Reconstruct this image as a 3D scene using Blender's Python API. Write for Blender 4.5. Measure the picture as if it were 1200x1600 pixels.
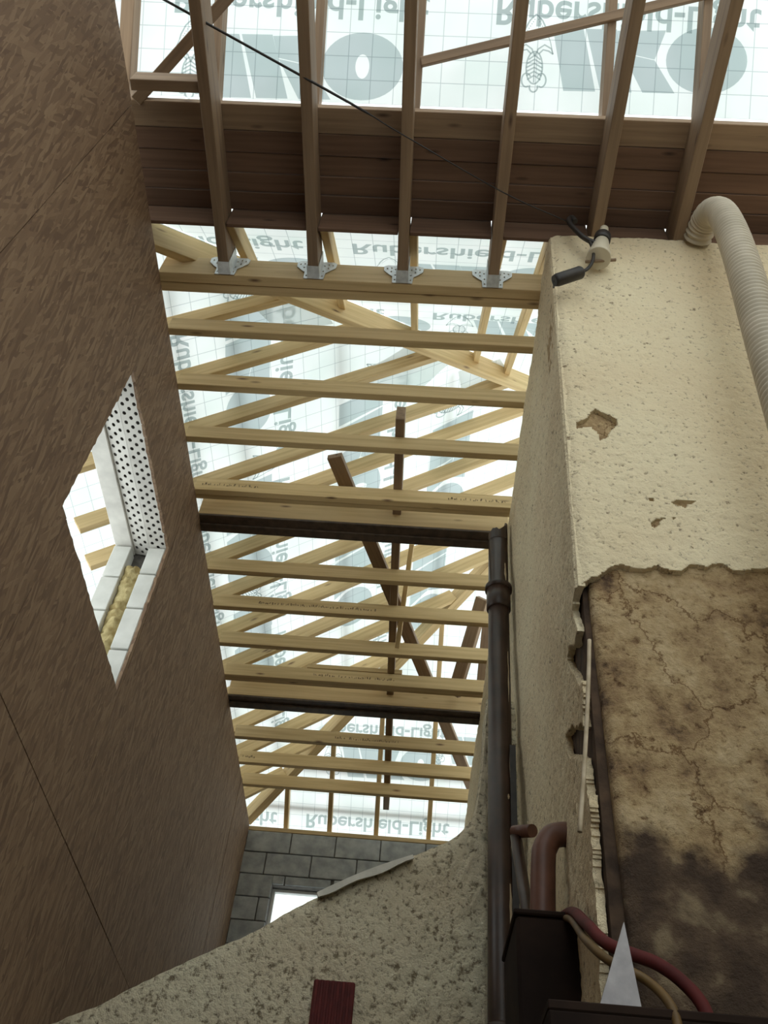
import bpy, bmesh, math, random
import numpy as np
from mathutils import Vector, Matrix

# ------------------------------------------------------------------ clear
for o in list(bpy.data.objects):
    bpy.data.objects.remove(o, do_unlink=True)
scene = bpy.context.scene
COL = scene.collection

# ------------------------------------------------------------------ camera
FPX = 1400.0
CAM = np.array([0.0, 0.0, 1.6])          # eye height above the floor

def _cray(u, v):
    return np.array([u - 600.0, 800.0 - v, -FPX])
_F = _cray(567, 2376); _F /= np.linalg.norm(_F)
_Z = _cray(740, -445); _Z -= _F * (_Z @ _F); _Z /= np.linalg.norm(_Z)
_X = np.cross(_F, _Z)
ROT = np.array([_X, _F, _Z])

cam_data = bpy.data.cameras.new('camera')
cam = bpy.data.objects.new('camera', cam_data)
COL.objects.link(cam)
cam_data.sensor_fit = 'VERTICAL'
cam_data.sensor_height = 36.0
cam_data.lens = 36.0 * FPX / 1600.0
cam_data.clip_start = 0.02
cam.matrix_world = Matrix.Translation(Vector(CAM)) @ Matrix([list(r) for r in ROT]).to_4x4()
scene.camera = cam

# ------------------------------------------------------------------ sky and exposure
world = bpy.data.worlds.new('overcast_sky')
scene.world = world
world.use_nodes = True
bg = world.node_tree.nodes['Background']
bg.inputs['Color'].default_value = (0.93, 1.0, 0.985, 1)
bg.inputs['Strength'].default_value = 1.55
vs = scene.view_settings
vs.view_transform = 'Standard'
vs.look = 'None'
vs.gamma = 1.0
vs.use_curve_mapping = False
vs.exposure = 0.28

# ------------------------------------------------------------------ geometry of the place (measured from the photograph, metres)
XL, XR = -1.585, 0.572           # inner faces of left and right wall
H = 6.2                          # underside of the ceiling joists
YA = 2.05                        # old wall facing the viewer
YC = 4.15                        # raked old wall
YF = 8.45                        # far block wall
T35 = 0.70                       # pitch of left slope and far hip
TN = 0.865                       # pitch of the near hip
TM = 0.87                        # pitch of the near roof

def on_plane(u, v, n, d):
    r = ROT @ _cray(u, v)
    n = np.array(n, float)
    t = (d - n @ CAM) / (n @ r)
    return CAM + r * t
def at_x(u, v, x): return on_plane(u, v, (1, 0, 0), x)
def at_y(u, v, y): return on_plane(u, v, (0, 1, 0), y)
def at_z(u, v, z): return on_plane(u, v, (0, 0, 1), z)
def V(p): return Vector([float(a) for a in p])

RAFT = 0.13                      # vertical depth of rafters
L0 = H + 0.10
def zL(x): return L0 + T35 * (x - XL)            # underside of left-slope rafters
def zN(y): return L0 + 0.055 + TN * (y - 2.243)
def zFH(y): return L0 - 0.025 + T35 * (8.52 - y)
YP = 1.535                        # plate of near roof
def zM(y): return H + 0.29 + TM * (YP - y)
PL = {'L': ((-T35, 0, 1), L0 - T35 * XL), 'N': ((0, -TN, 1), L0 + 0.055 - TN * 2.243),
      'F': ((0, T35, 1), L0 - 0.025 + T35 * 8.52), 'M': ((0, TM, 1), H + 0.29 + TM * YP)}
def on_roof(u, v, k, lift=0.0):
    n, d = PL[k]
    return on_plane(u, v, n, d + lift)

# ------------------------------------------------------------------ materials
def new_mat(name):
    m = bpy.data.materials.new(name)
    m.use_nodes = True
    nt = m.node_tree
    b = nt.nodes['Principled BSDF']
    return m, nt, b
def N(nt, kind, **kw):
    n = nt.nodes.new(kind)
    for k, v in kw.items():
        if k.startswith('i_'):
            n.inputs[k[2:].replace('_', ' ')].default_value = v
        else:
            setattr(n, k, v)
    return n
def ramp(nt, stops):
    r = nt.nodes.new('ShaderNodeValToRGB')
    e = r.color_ramp.elements
    while len(e) < len(stops): e.new(0.5)
    for i, (p, c) in enumerate(stops):
        e[i].position = p
        e[i].color = (c[0], c[1], c[2], 1)
    return r
def link(nt, a, b): nt.links.new(a, b)
def coords(nt, scale=(1, 1, 1), rnd=True):
    tc = N(nt, 'ShaderNodeTexCoord')
    mp = N(nt, 'ShaderNodeMapping')
    mp.inputs['Scale'].default_value = scale
    link(nt, tc.outputs['Object'], mp.inputs['Vector'])
    if rnd:
        oi = N(nt, 'ShaderNodeObjectInfo')
        mu = N(nt, 'ShaderNodeMath', operation='MULTIPLY'); mu.inputs[1].default_value = 37.0
        link(nt, oi.outputs['Random'], mu.inputs[0])
        cb = N(nt, 'ShaderNodeCombineXYZ')
        for a in 'XYZ': link(nt, mu.outputs[0], cb.inputs[a])
        link(nt, cb.outputs[0], mp.inputs['Location'])
    return mp.outputs['Vector']
def bump(nt, b, height, strength, dist=0.01):
    bn = N(nt, 'ShaderNodeBump')
    bn.inputs['Strength'].default_value = strength
    bn.inputs['Distance'].default_value = dist
    link(nt, height, bn.inputs['Height'])
    link(nt, bn.outputs['Normal'], b.inputs['Normal'])

def wood(name, light, dark, knot, rough=0.65):
    m, nt, b = new_mat(name)
    v = coords(nt, (1.2, 26, 26))
    n1 = N(nt, 'ShaderNodeTexNoise'); n1.inputs['Scale'].default_value = 1.4; n1.inputs['Detail'].default_value = 5
    link(nt, v, n1.inputs['Vector'])
    r1 = ramp(nt, [(0.3, dark), (0.62, light)])
    link(nt, n1.outputs['Fac'], r1.inputs['Fac'])
    v2 = coords(nt, (2.0, 7, 7))
    vo = N(nt, 'ShaderNodeTexVoronoi'); vo.inputs['Scale'].default_value = 1.3
    link(nt, v2, vo.inputs['Vector'])
    r2 = ramp(nt, [(0.03, (1, 1, 1)), (0.13, (0, 0, 0))])
    link(nt, vo.outputs['Distance'], r2.inputs['Fac'])
    mx = N(nt, 'ShaderNodeMix', data_type='RGBA')
    link(nt, r2.outputs['Color'], mx.inputs['Factor'])
    link(nt, r1.outputs['Color'], mx.inputs['A'])
    mx.inputs['B'].default_value = (*knot, 1)
    oi = N(nt, 'ShaderNodeObjectInfo')
    hs = N(nt, 'ShaderNodeHueSaturation')
    mr = N(nt, 'ShaderNodeMapRange'); mr.inputs['To Min'].default_value = 0.86; mr.inputs['To Max'].default_value = 1.1
    link(nt, oi.outputs['Random'], mr.inputs['Value'])
    link(nt, mr.outputs[0], hs.inputs['Value'])
    link(nt, mx.outputs['Result'], hs.inputs['Color'])
    link(nt, hs.outputs['Color'], b.inputs['Base Color'])
    b.inputs['Roughness'].default_value = rough
    bump(nt, b, n1.outputs['Fac'], 0.15, 0.004)
    return m

def mottled(name, c1, c2, scale=6, detail=5, rough=0.85, bstr=0.4, bdist=0.01, metallic=0.0, vscale=(1, 1, 1), lo=0.35, hi=0.65, rnd=True):
    m, nt, b = new_mat(name)
    v = coords(nt, vscale, rnd)
    n1 = N(nt, 'ShaderNodeTexNoise'); n1.inputs['Scale'].default_value = scale; n1.inputs['Detail'].default_value = detail
    link(nt, v, n1.inputs['Vector'])
    r1 = ramp(nt, [(lo, c1), (hi, c2)])
    link(nt, n1.outputs['Fac'], r1.inputs['Fac'])
    link(nt, r1.outputs['Color'], b.inputs['Base Color'])
    b.inputs['Roughness'].default_value = rough
    b.inputs['Metallic'].default_value = metallic
    if bstr: bump(nt, b, n1.outputs['Fac'], bstr, bdist)
    return m

def roughcast(name, base, pit, warm, sc=42, lo=0.30, hi=0.42, bd=0.012):
    m, nt, b = new_mat(name)
    v = coords(nt, (1, 1, 1), False)
    nb = N(nt, 'ShaderNodeTexNoise'); nb.inputs['Scale'].default_value = 1.6; nb.inputs['Detail'].default_value = 4
    link(nt, v, nb.inputs['Vector'])
    rb = ramp(nt, [(0.35, base), (0.7, warm)])
    link(nt, nb.outputs['Fac'], rb.inputs['Fac'])
    ns = N(nt, 'ShaderNodeTexNoise'); ns.inputs['Scale'].default_value = sc; ns.inputs['Detail'].default_value = 4; ns.inputs['Roughness'].default_value = 0.65
    link(nt, v, ns.inputs['Vector'])
    rs = ramp(nt, [(lo, (1, 1, 1)), (hi, (0, 0, 0))])
    link(nt, ns.outputs['Fac'], rs.inputs['Fac'])
    mx = N(nt, 'ShaderNodeMix', data_type='RGBA')
    link(nt, rs.outputs['Color'], mx.inputs['Factor'])
    link(nt, rb.outputs['Color'], mx.inputs['A'])
    mx.inputs['B'].default_value = (*pit, 1)
    link(nt, mx.outputs['Result'], b.inputs['Base Color'])
    b.inputs['Roughness'].default_value = 0.95
    bump(nt, b, ns.outputs['Fac'], 1.0, bd)
    return m

def osb_mat():
    m, nt, b = new_mat('oriented_strand_board')
    v = coords(nt, (1, 1, 1))
    outs = []
    for ang, sc in ((0.30, (60, 58, 8)), (-0.42, (60, 50, 7)), (0.05, (60, 66, 9))):
        mp = N(nt, 'ShaderNodeMapping'); mp.vector_type = 'TEXTURE'
        mp.inputs['Rotation'].default_value = (ang, 0, 0)
        link(nt, v, mp.inputs['Vector'])
        m2 = N(nt, 'ShaderNodeMapping'); m2.inputs['Scale'].default_value = sc
        link(nt, mp.outputs[0], m2.inputs['Vector'])
        vo = N(nt, 'ShaderNodeTexVoronoi'); vo.inputs['Scale'].default_value = 1.0
        link(nt, m2.outputs[0], vo.inputs['Vector'])
        sp = N(nt, 'ShaderNodeSeparateColor'); link(nt, vo.outputs['Color'], sp.inputs[0])
        outs.append(sp)
    a = N(nt, 'ShaderNodeMath', operation='GREATER_THAN'); a.inputs[1].default_value = 0.55; link(nt, outs[0].outputs[1], a.inputs[0])
    m1 = N(nt, 'ShaderNodeMix'); link(nt, a.outputs[0], m1.inputs['Factor']); link(nt, outs[1].outputs[0], m1.inputs['A']); link(nt, outs[0].outputs[0], m1.inputs['B'])
    c = N(nt, 'ShaderNodeMath', operation='GREATER_THAN'); c.inputs[1].default_value = 0.66; link(nt, outs[2].outputs[1], c.inputs[0])
    m3 = N(nt, 'ShaderNodeMix'); link(nt, c.outputs[0], m3.inputs['Factor']); link(nt, m1.outputs['Result'], m3.inputs['A']); link(nt, outs[2].outputs[0], m3.inputs['B'])
    r = ramp(nt, [(0.0, (0.165, 0.097, 0.058)), (0.5, (0.24, 0.15, 0.09)), (1.0, (0.31, 0.205, 0.125))])
    link(nt, m3.outputs['Result'], r.inputs['Fac'])
    link(nt, r.outputs['Color'], b.inputs['Base Color'])
    b.inputs['Roughness'].default_value = 0.75
    bump(nt, b, m3.outputs['Result'], 0.35, 0.004)
    return m

def membrane_mat():
    m = bpy.data.materials.new('translucent_roof_membrane'); m.use_nodes = True
    nt = m.node_tree; nt.nodes.clear()
    out = N(nt, 'ShaderNodeOutputMaterial')
    tc = N(nt, 'ShaderNodeTexCoord')
    br = N(nt, 'ShaderNodeTexBrick'); br.offset = 0.5; br.squash = 1.0
    br.inputs['Scale'].default_value = 1.0
    br.inputs['Brick Width'].default_value = 0.125; br.inputs['Row Height'].default_value = 0.125
    br.inputs['Mortar Size'].default_value = 0.0022; br.inputs['Mortar Smooth'].default_value = 0.1
    br.offset = 0.0
    br.inputs['Color1'].default_value = (0.86, 0.90, 0.90, 1); br.inputs['Color2'].default_value = (0.89, 0.90, 0.91, 1)
    br.inputs['Mortar'].default_value = (0.56, 0.60, 0.62, 1)
    link(nt, tc.outputs['Object'], br.inputs['Vector'])
    ns = N(nt, 'ShaderNodeTexNoise'); ns.inputs['Scale'].default_value = 2.3
    link(nt, tc.outputs['Object'], ns.inputs['Vector'])
    rr = ramp(nt, [(0.3, (0.86, 0.90, 0.88)), (0.7, (1, 1, 1))])
    link(nt, ns.outputs['Fac'], rr.inputs['Fac'])
    mu = N(nt, 'ShaderNodeMix', data_type='RGBA', blend_type='MULTIPLY'); mu.inputs['Factor'].default_value = 1
    link(nt, br.outputs['Color'], mu.inputs['A']); link(nt, rr.outputs['Color'], mu.inputs['B'])
    tr = N(nt, 'ShaderNodeBsdfTranslucent'); df = N(nt, 'ShaderNodeBsdfDiffuse')
    link(nt, mu.outputs['Result'], tr.inputs['Color']); link(nt, mu.outputs['Result'], df.inputs['Color'])
    mix = N(nt, 'ShaderNodeMixShader'); mix.inputs['Fac'].default_value = 0.37
    link(nt, tr.outputs[0], mix.inputs[1]); link(nt, df.outputs[0], mix.inputs[2])
    link(nt, mix.outputs[0], out.inputs['Surface'])
    return m
def ink_mat(name, col):
    m = bpy.data.materials.new(name); m.use_nodes = True
    nt = m.node_tree; nt.nodes.clear()
    out = N(nt, 'ShaderNodeOutputMaterial')
    t = N(nt, 'ShaderNodeBsdfTransparent'); t.inputs['Color'].default_value = (*col, 1)
    link(nt, t.outputs[0], out.inputs['Surface'])
    return m
def glass_mat():
    m = bpy.data.materials.new('window_glass'); m.use_nodes = True
    nt = m.node_tree; nt.nodes.clear()
    out = N(nt, 'ShaderNodeOutputMaterial')
    t = N(nt, 'ShaderNodeBsdfTransparent'); t.inputs['Color'].default_value = (0.95, 0.97, 0.97, 1)
    g = N(nt, 'ShaderNodeBsdfGlossy'); g.inputs['Roughness'].default_value = 0.02
    mix = N(nt, 'ShaderNodeMixShader'); mix.inputs['Fac'].default_value = 0.06
    link(nt, t.outputs[0], mix.inputs[1]); link(nt, g.outputs[0], mix.inputs[2]); link(nt, mix.outputs[0], out.inputs['Surface'])
    return m

def substrate_mat():
    m, nt, b = new_mat('exposed_old_plaster')
    v = coords(nt, (1, 1, 1), False)
    n1 = N(nt, 'ShaderNodeTexNoise'); n1.inputs['Scale'].default_value = 7; n1.inputs['Detail'].default_value = 8; n1.inputs['Roughness'].default_value = 0.65
    link(nt, v, n1.inputs['Vector'])
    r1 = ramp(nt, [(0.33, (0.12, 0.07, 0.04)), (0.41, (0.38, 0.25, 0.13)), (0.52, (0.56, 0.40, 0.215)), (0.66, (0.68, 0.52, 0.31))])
    link(nt, n1.outputs['Fac'], r1.inputs['Fac'])
    nf = N(nt, 'ShaderNodeTexNoise'); nf.inputs['Scale'].default_value = 30; nf.inputs['Detail'].default_value = 7; nf.inputs['Roughness'].default_value = 0.7
    link(nt, v, nf.inputs['Vector'])
    rf = ramp(nt, [(0.33, (0.32, 0.24, 0.18)), (0.44, (0.86, 0.84, 0.80)), (0.60, (1, 1, 1))])
    link(nt, nf.outputs['Fac'], rf.inputs['Fac'])
    vc = N(nt, 'ShaderNodeTexVoronoi'); vc.feature = 'DISTANCE_TO_EDGE'; vc.inputs['Scale'].default_value = 3.2
    dw = N(nt, 'ShaderNodeMix', data_type='VECTOR'); dw.inputs['Factor'].default_value = 0.22
    link(nt, v, dw.inputs['A']); link(nt, n1.outputs['Color'], dw.inputs['B']); link(nt, dw.outputs['Result'], vc.inputs['Vector'])
    rc = ramp(nt, [(0.004, (0.45, 0.36, 0.28)), (0.016, (1, 1, 1))])
    link(nt, vc.outputs['Distance'], rc.inputs['Fac'])
    mm = N(nt, 'ShaderNodeMix', data_type='RGBA', blend_type='MULTIPLY'); mm.inputs['Factor'].default_value = 1
    link(nt, rf.outputs['Color'], mm.inputs['A']); link(nt, rc.outputs['Color'], mm.inputs['B'])
    m0 = N(nt, 'ShaderNodeMix', data_type='RGBA', blend_type='MULTIPLY'); m0.inputs['Factor'].default_value = 1
    link(nt, r1.outputs['Color'], m0.inputs['A']); link(nt, mm.outputs['Result'], m0.inputs['B'])
    # fallen plaster plus painted shade: darker brown below an irregular line
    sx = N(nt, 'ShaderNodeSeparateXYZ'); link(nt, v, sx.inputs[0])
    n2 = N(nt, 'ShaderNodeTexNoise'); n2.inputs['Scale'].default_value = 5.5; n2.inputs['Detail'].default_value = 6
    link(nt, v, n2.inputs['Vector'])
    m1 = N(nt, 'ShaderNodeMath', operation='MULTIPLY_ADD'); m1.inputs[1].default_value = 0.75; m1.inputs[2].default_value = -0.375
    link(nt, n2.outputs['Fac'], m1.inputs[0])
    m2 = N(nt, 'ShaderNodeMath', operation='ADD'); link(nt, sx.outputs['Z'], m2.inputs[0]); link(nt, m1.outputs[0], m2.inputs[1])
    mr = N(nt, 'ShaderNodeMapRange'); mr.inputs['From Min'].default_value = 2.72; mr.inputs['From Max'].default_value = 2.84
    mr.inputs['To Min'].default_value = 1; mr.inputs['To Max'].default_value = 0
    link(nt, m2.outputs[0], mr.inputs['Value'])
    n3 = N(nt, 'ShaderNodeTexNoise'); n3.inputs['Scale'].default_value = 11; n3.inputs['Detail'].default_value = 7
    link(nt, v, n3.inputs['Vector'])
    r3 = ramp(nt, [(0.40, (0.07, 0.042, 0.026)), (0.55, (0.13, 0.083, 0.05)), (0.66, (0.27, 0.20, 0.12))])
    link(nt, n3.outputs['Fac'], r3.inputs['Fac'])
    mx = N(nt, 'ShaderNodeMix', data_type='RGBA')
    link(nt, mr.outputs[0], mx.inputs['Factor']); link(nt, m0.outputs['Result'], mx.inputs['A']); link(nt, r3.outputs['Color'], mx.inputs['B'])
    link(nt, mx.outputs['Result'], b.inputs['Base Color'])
    b.inputs['Roughness'].default_value = 0.95
    hb = N(nt, 'ShaderNodeMath', operation='MULTIPLY_ADD'); hb.inputs[1].default_value = 0.45; link(nt, nf.outputs['Fac'], hb.inputs[0]); link(nt, n1.outputs['Fac'], hb.inputs[2])
    bump(nt, b, hb.outputs[0], 1.0, 0.04)
    return m

M_PINE = wood('pale_softwood', (0.68, 0.50, 0.25), (0.52, 0.36, 0.16), (0.16, 0.08, 0.035))
M_BEAM = wood('beam_softwood', (0.62, 0.45, 0.23), (0.48, 0.33, 0.155), (0.15, 0.08, 0.035))
M_BROWN = wood('weathered_brown_wood', (0.30, 0.20, 0.12), (0.21, 0.135, 0.08), (0.09, 0.05, 0.03))
M_DARK = wood('dark_old_boards', (0.18, 0.10, 0.06), (0.125, 0.068, 0.04), (0.05, 0.025, 0.015), 0.8)
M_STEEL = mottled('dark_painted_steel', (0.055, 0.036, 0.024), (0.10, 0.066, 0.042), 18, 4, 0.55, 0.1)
M_GALV = mottled('galvanised_steel', (0.62, 0.65, 0.66), (0.80, 0.83, 0.84), 30, 3, 0.42, 0.0, metallic=0.35)
M_LINTEL = mottled('grey_primed_lintel', (0.60, 0.58, 0.54), (0.74, 0.72, 0.67), 9, 5, 0.7, 0.2, 0.004)
M_COAT = roughcast('cream_roughcast', (0.82, 0.71, 0.49), (0.26, 0.19, 0.11), (0.75, 0.61, 0.40))
M_COATC = roughcast('coarse_roughcast', (0.76, 0.71, 0.53), (0.26, 0.21, 0.135), (0.70, 0.60, 0.43), 36, 0.35, 0.47, 0.03)
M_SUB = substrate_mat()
M_GAP = mottled('bare_dark_wall_behind_render', (0.035, 0.02, 0.012), (0.10, 0.06, 0.035), 14, 5, 0.95, 0.6)
M_OSB = osb_mat()
M_MEM = membrane_mat()
M_INK = ink_mat('grey_print_ink', (0.52, 0.57, 0.57))
M_INK2 = ink_mat('grey_logo_ink', (0.60, 0.65, 0.66))
M_BLOCK = mottled('grey_concrete_block', (0.27, 0.28, 0.28), (0.42, 0.43, 0.42), 9, 6, 0.95, 0.5, 0.01)
M_MORTAR = mottled('dark_mortar', (0.10, 0.09, 0.08), (0.17, 0.155, 0.14), 20, 4, 0.95, 0.4)
M_LBLOCK = mottled('pale_block', (0.62, 0.62, 0.58), (0.76, 0.76, 0.72), 6, 6, 0.9, 0.3, 0.006)
M_INSUL = mottled('yellow_mineral_wool', (0.34, 0.25, 0.10), (0.62, 0.52, 0.27), 16, 8, 1.0, 1.0, 0.03)
M_PIPE = mottled('black_cast_iron', (0.026, 0.013, 0.009), (0.055, 0.028, 0.018), 10, 5, 0.38, 0.15, 0.004)
M_FLAKE = mottled('bare_primer_chip', (0.45, 0.36, 0.24), (0.62, 0.52, 0.38), 20, 3, 0.8, 0.2)
M_REDPIPE = mottled('brown_red_pipe', (0.11, 0.045, 0.028), (0.18, 0.075, 0.048), 9, 4, 0.45, 0.1)
M_BLACK = mottled('black_rubber', (0.014, 0.011, 0.010), (0.03, 0.024, 0.02), 20, 3, 0.5, 0.05)
M_CREAMP = mottled('cream_plastic', (0.55, 0.49, 0.37), (0.62, 0.55, 0.42), 8, 3, 0.5, 0.05)
M_DUCT = mottled('beige_duct_plastic', (0.50, 0.44, 0.34), (0.60, 0.53, 0.42), 7, 4, 0.45, 0.05)
M_REDBRICK = mottled('dark_red_clay', (0.07, 0.008, 0.008), (0.13, 0.016, 0.014), 16, 5, 0.8, 0.4)
M_TRIANGLE = mottled('pale_grey_triangle', (0.40, 0.38, 0.40), (0.55, 0.53, 0.54), 24, 6, 0.75, 0.3, 0.003)
M_REDREFL = mottled('dark_red_reflection', (0.07, 0.006, 0.006), (0.12, 0.012, 0.010), 12, 4, 0.8, 0.2)
M_OCHRE = mottled('ochre_reflection_arc', (0.10, 0.055, 0.015), (0.16, 0.09, 0.025), 12, 4, 0.6, 0.2)
M_BOXM = mottled('dark_tank_paint', (0.016, 0.010, 0.008), (0.030, 0.018, 0.013), 6, 4, 0.9, 0.1)
M_BOXM.node_tree.nodes['Principled BSDF'].inputs['Specular IOR Level'].default_value = 0.15
M_FLOOR = mottled('concrete_floor', (0.10, 0.09, 0.08), (0.17, 0.155, 0.14), 3, 6, 0.9, 0.3)
M_WHITEF = mottled('white_window_frame', (0.70, 0.70, 0.68), (0.78, 0.78, 0.76), 5, 3, 0.5, 0.05)
M_GLASS = glass_mat()
M_FELT = mottled('grey_felt', (0.52, 0.50, 0.44), (0.66, 0.63, 0.56), 12, 5, 0.9, 0.3)

# ------------------------------------------------------------------ helpers
def link_obj(name, me, mat=None, parent=None):
    o = bpy.data.objects.new(name, me)
    COL.objects.link(o)
    if mat is not None and me is not None and not me.materials:
        me.materials.append(mat)
    if parent is not None: o.parent = parent
    return o
def tag(o, label=None, cat=None, group=None, kind=None):
    if label: o['label'] = label
    if cat: o['category'] = cat
    if group: o['group'] = group
    if kind: o['kind'] = kind
    return o
def empty(name, loc):
    o = bpy.data.objects.new(name, None); COL.objects.link(o)
    o.location = V(loc); o.empty_display_size = 0.1
    return o
def box_bm(bm, lo, hi):
    vs_ = [bm.verts.new((x, y, z)) for x in (lo[0], hi[0]) for y in (lo[1], hi[1]) for z in (lo[2], hi[2])]
    for f in ((0, 1, 3, 2), (4, 6, 7, 5), (0, 4, 5, 1), (2, 3, 7, 6), (0, 2, 6, 4), (1, 5, 7, 3)):
        bm.faces.new([vs_[i] for i in f])
def boxes_mesh(name, boxes, bevel=0.0, origin=(0, 0, 0)):
    bm = bmesh.new()
    o = np.array(origin)
    for lo, hi in boxes: box_bm(bm, np.array(lo) - o, np.array(hi) - o)
    if bevel: bmesh.ops.bevel(bm, geom=bm.edges[:], offset=bevel, segments=1, affect='EDGES')
    bmesh.ops.recalc_face_normals(bm, faces=bm.faces[:])
    me = bpy.data.meshes.new(name); bm.to_mesh(me); bm.free()
    return me
def box(name, lo, hi, mat, parent=None, bevel=0.0, own_origin=True):
    lo, hi = np.array(lo, float), np.array(hi, float)
    org = (lo + hi) / 2 if (own_origin and parent is None) else np.zeros(3)
    if own_origin and parent is None: org[2] = lo[2]
    me = boxes_mesh(name, [(lo, hi)], bevel, org)
    o = link_obj(name, me, mat, parent)
    o.location = V(org)
    return o

def frame(p0, p1, up):
    x = (V(p1) - V(p0)); ln = x.length; x.normalize()
    z = V(up); z = (z - x * z.dot(x)).normalized()
    y = z.cross(x)
    m = Matrix((x, y, z)).transposed().to_4x4()
    return m, ln
_beam_cache = {}
def beam(name, p0, p1, w, h, mat, up=(0, 0, 1), parent=None, bevel=0.003, plumb=0.0):
    """timber of width w, depth h whose underside centre line runs p0 -> p1; local x along it"""
    m, ln = frame(p0, p1, up)
    key = (round(ln, 3), w, h, mat.name, bevel, plumb)
    me = _beam_cache.get(key)
    if me is None:
        bm = bmesh.new()
        box_bm(bm, (0, -w / 2, 0), (ln, w / 2, h))
        if plumb:
            for v in bm.verts:
                if v.co.z > h / 2: v.co.x += h * plumb
        if bevel: bmesh.ops.bevel(bm, geom=bm.edges[:], offset=bevel, segments=1, affect='EDGES')
        bmesh.ops.recalc_face_normals(bm, faces=bm.faces[:])
        me = bpy.data.meshes.new(name); bm.to_mesh(me); bm.free(); me.materials.append(mat)
        _beam_cache[key] = me
    o = bpy.data.objects.new(name, me); COL.objects.link(o)
    mw = Matrix.Translation(V(p0)) @ m
    if parent is not None:
        o.parent = parent
        o.matrix_local = Matrix.Translation(-parent.location) @ mw
    else:
        o.matrix_world = mw
    return o

def tube_mesh(name, pts, radii, seg=16, caps=True):
    pts = [V(p) for p in pts]
    if not hasattr(radii, '__len__'): radii = [radii] * len(pts)
    bm = bmesh.new(); rings = []
    prev = None
    for i, p in enumerate(pts):
        a = pts[max(i - 1, 0)]; b = pts[min(i + 1, len(pts) - 1)]
        t = (b - a).normalized()
        if prev is None:
            s = Vector((0, 0, 1)) if abs(t.z) < 0.9 else Vector((0, 1, 0))
            n = (s - t * s.dot(t)).normalized()
        else:
            n = (prev - t * prev.dot(t)).normalized()
        prev = n; bn = t.cross(n)
        rings.append([bm.verts.new(p + (n * math.cos(2 * math.pi * k / seg) + bn * math.sin(2 * math.pi * k / seg)) * radii[i]) for k in range(seg)])
    for a, b in zip(rings, rings[1:]):
        for k in range(seg):
            f = bm.faces.new((a[k], a[(k + 1) % seg], b[(k + 1) % seg], b[k])); f.smooth = True
    if caps:
        bm.faces.new(rings[0][::-1]); bm.faces.new(rings[-1])
    bmesh.ops.recalc_face_normals(bm, faces=bm.faces[:])
    me = bpy.data.meshes.new(name); bm.to_mesh(me); bm.free()
    return me
def tube(name, pts, r, mat, parent=None, seg=16, caps=True):
    off = np.array(parent.location) if parent is not None else np.array(V(pts[0]))
    pts = [np.array(p) - off for p in pts]
    o = link_obj(name, tube_mesh(name, pts, r, seg, caps), mat, parent)
    if parent is None: o.location = V(off)
    return o
def smooth_path(pts, n=8):
    P = [V(p) for p in pts]; P = [P[0] * 2 - P[1]] + P + [P[-1] * 2 - P[-2]]
    out = []
    for i in range(1, len(P) - 2):
        for k in range(n):
            t = k / n; a, b, c, d = P[i - 1], P[i], P[i + 1], P[i + 2]
            out.append(0.5 * ((2 * b) + (c - a) * t + (2 * a - 5 * b + 4 * c - d) * t * t + (3 * b - a - 3 * c + d) * t ** 3))
    out.append(P[-2]); return out

def flat_mesh(name, outer, holes=(), thick=0.0):
    """polygon with holes in local xy, thickness along z"""
    cu = bpy.data.curves.new(name, 'CURVE'); cu.dimensions = '2D'; cu.fill_mode = 'BOTH' if thick else 'FRONT'
    for loop in [outer] + list(holes):
        sp = cu.splines.new('POLY'); sp.points.add(len(loop) - 1)
        for p, q in zip(sp.points, loop): p.co = (float(q[0]), float(q[1]), 0, 1)
        sp.use_cyclic_u = True
    cu.extrude = thick / 2
    ob = bpy.data.objects.new(name + '_curve', cu); COL.objects.link(ob)
    bpy.context.view_layer.update()
    dg = bpy.context.evaluated_depsgraph_get()
    me = bpy.data.meshes.new_from_object(ob.evaluated_get(dg))
    bpy.data.objects.remove(ob); bpy.data.curves.remove(cu)
    me.name = name
    return me

rng = np.random.default_rng(7)
_lat = rng.random((256, 256))
def vnoise(x, y):
    xi = np.floor(x).astype(int); yi = np.floor(y).astype(int)
    fx = x - xi; fy = y - yi
    fx = fx * fx * (3 - 2 * fx); fy = fy * fy * (3 - 2 * fy)
    g = lambda a, b: _lat[a % 256, b % 256]
    return (g(xi, yi) * (1 - fx) + g(xi + 1, yi) * fx) * (1 - fy) + (g(xi, yi + 1) * (1 - fx) + g(xi + 1, yi + 1) * fx) * fy
def fbm(x, y, sc, octv=3):
    s = 0; a = 1; t = 0
    for k in range(octv):
        s = s + a * vnoise(x * sc * 2 ** k + 13.7 * k, y * sc * 2 ** k + 7.3 * k); t += a; a *= 0.55
    return s / t - 0.5
def inside(px, py, poly):
    r = np.zeros(px.shape, bool); n = len(poly); j = n - 1
    for i in range(n):
        xi, yi = poly[i]; xj, yj = poly[j]
        c = ((yi > py) != (yj > py)) & (px < (xj - xi) * (py - yi) / (yj - yi + 1e-12) + xi)
        r ^= c; j = i
    return r
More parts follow.
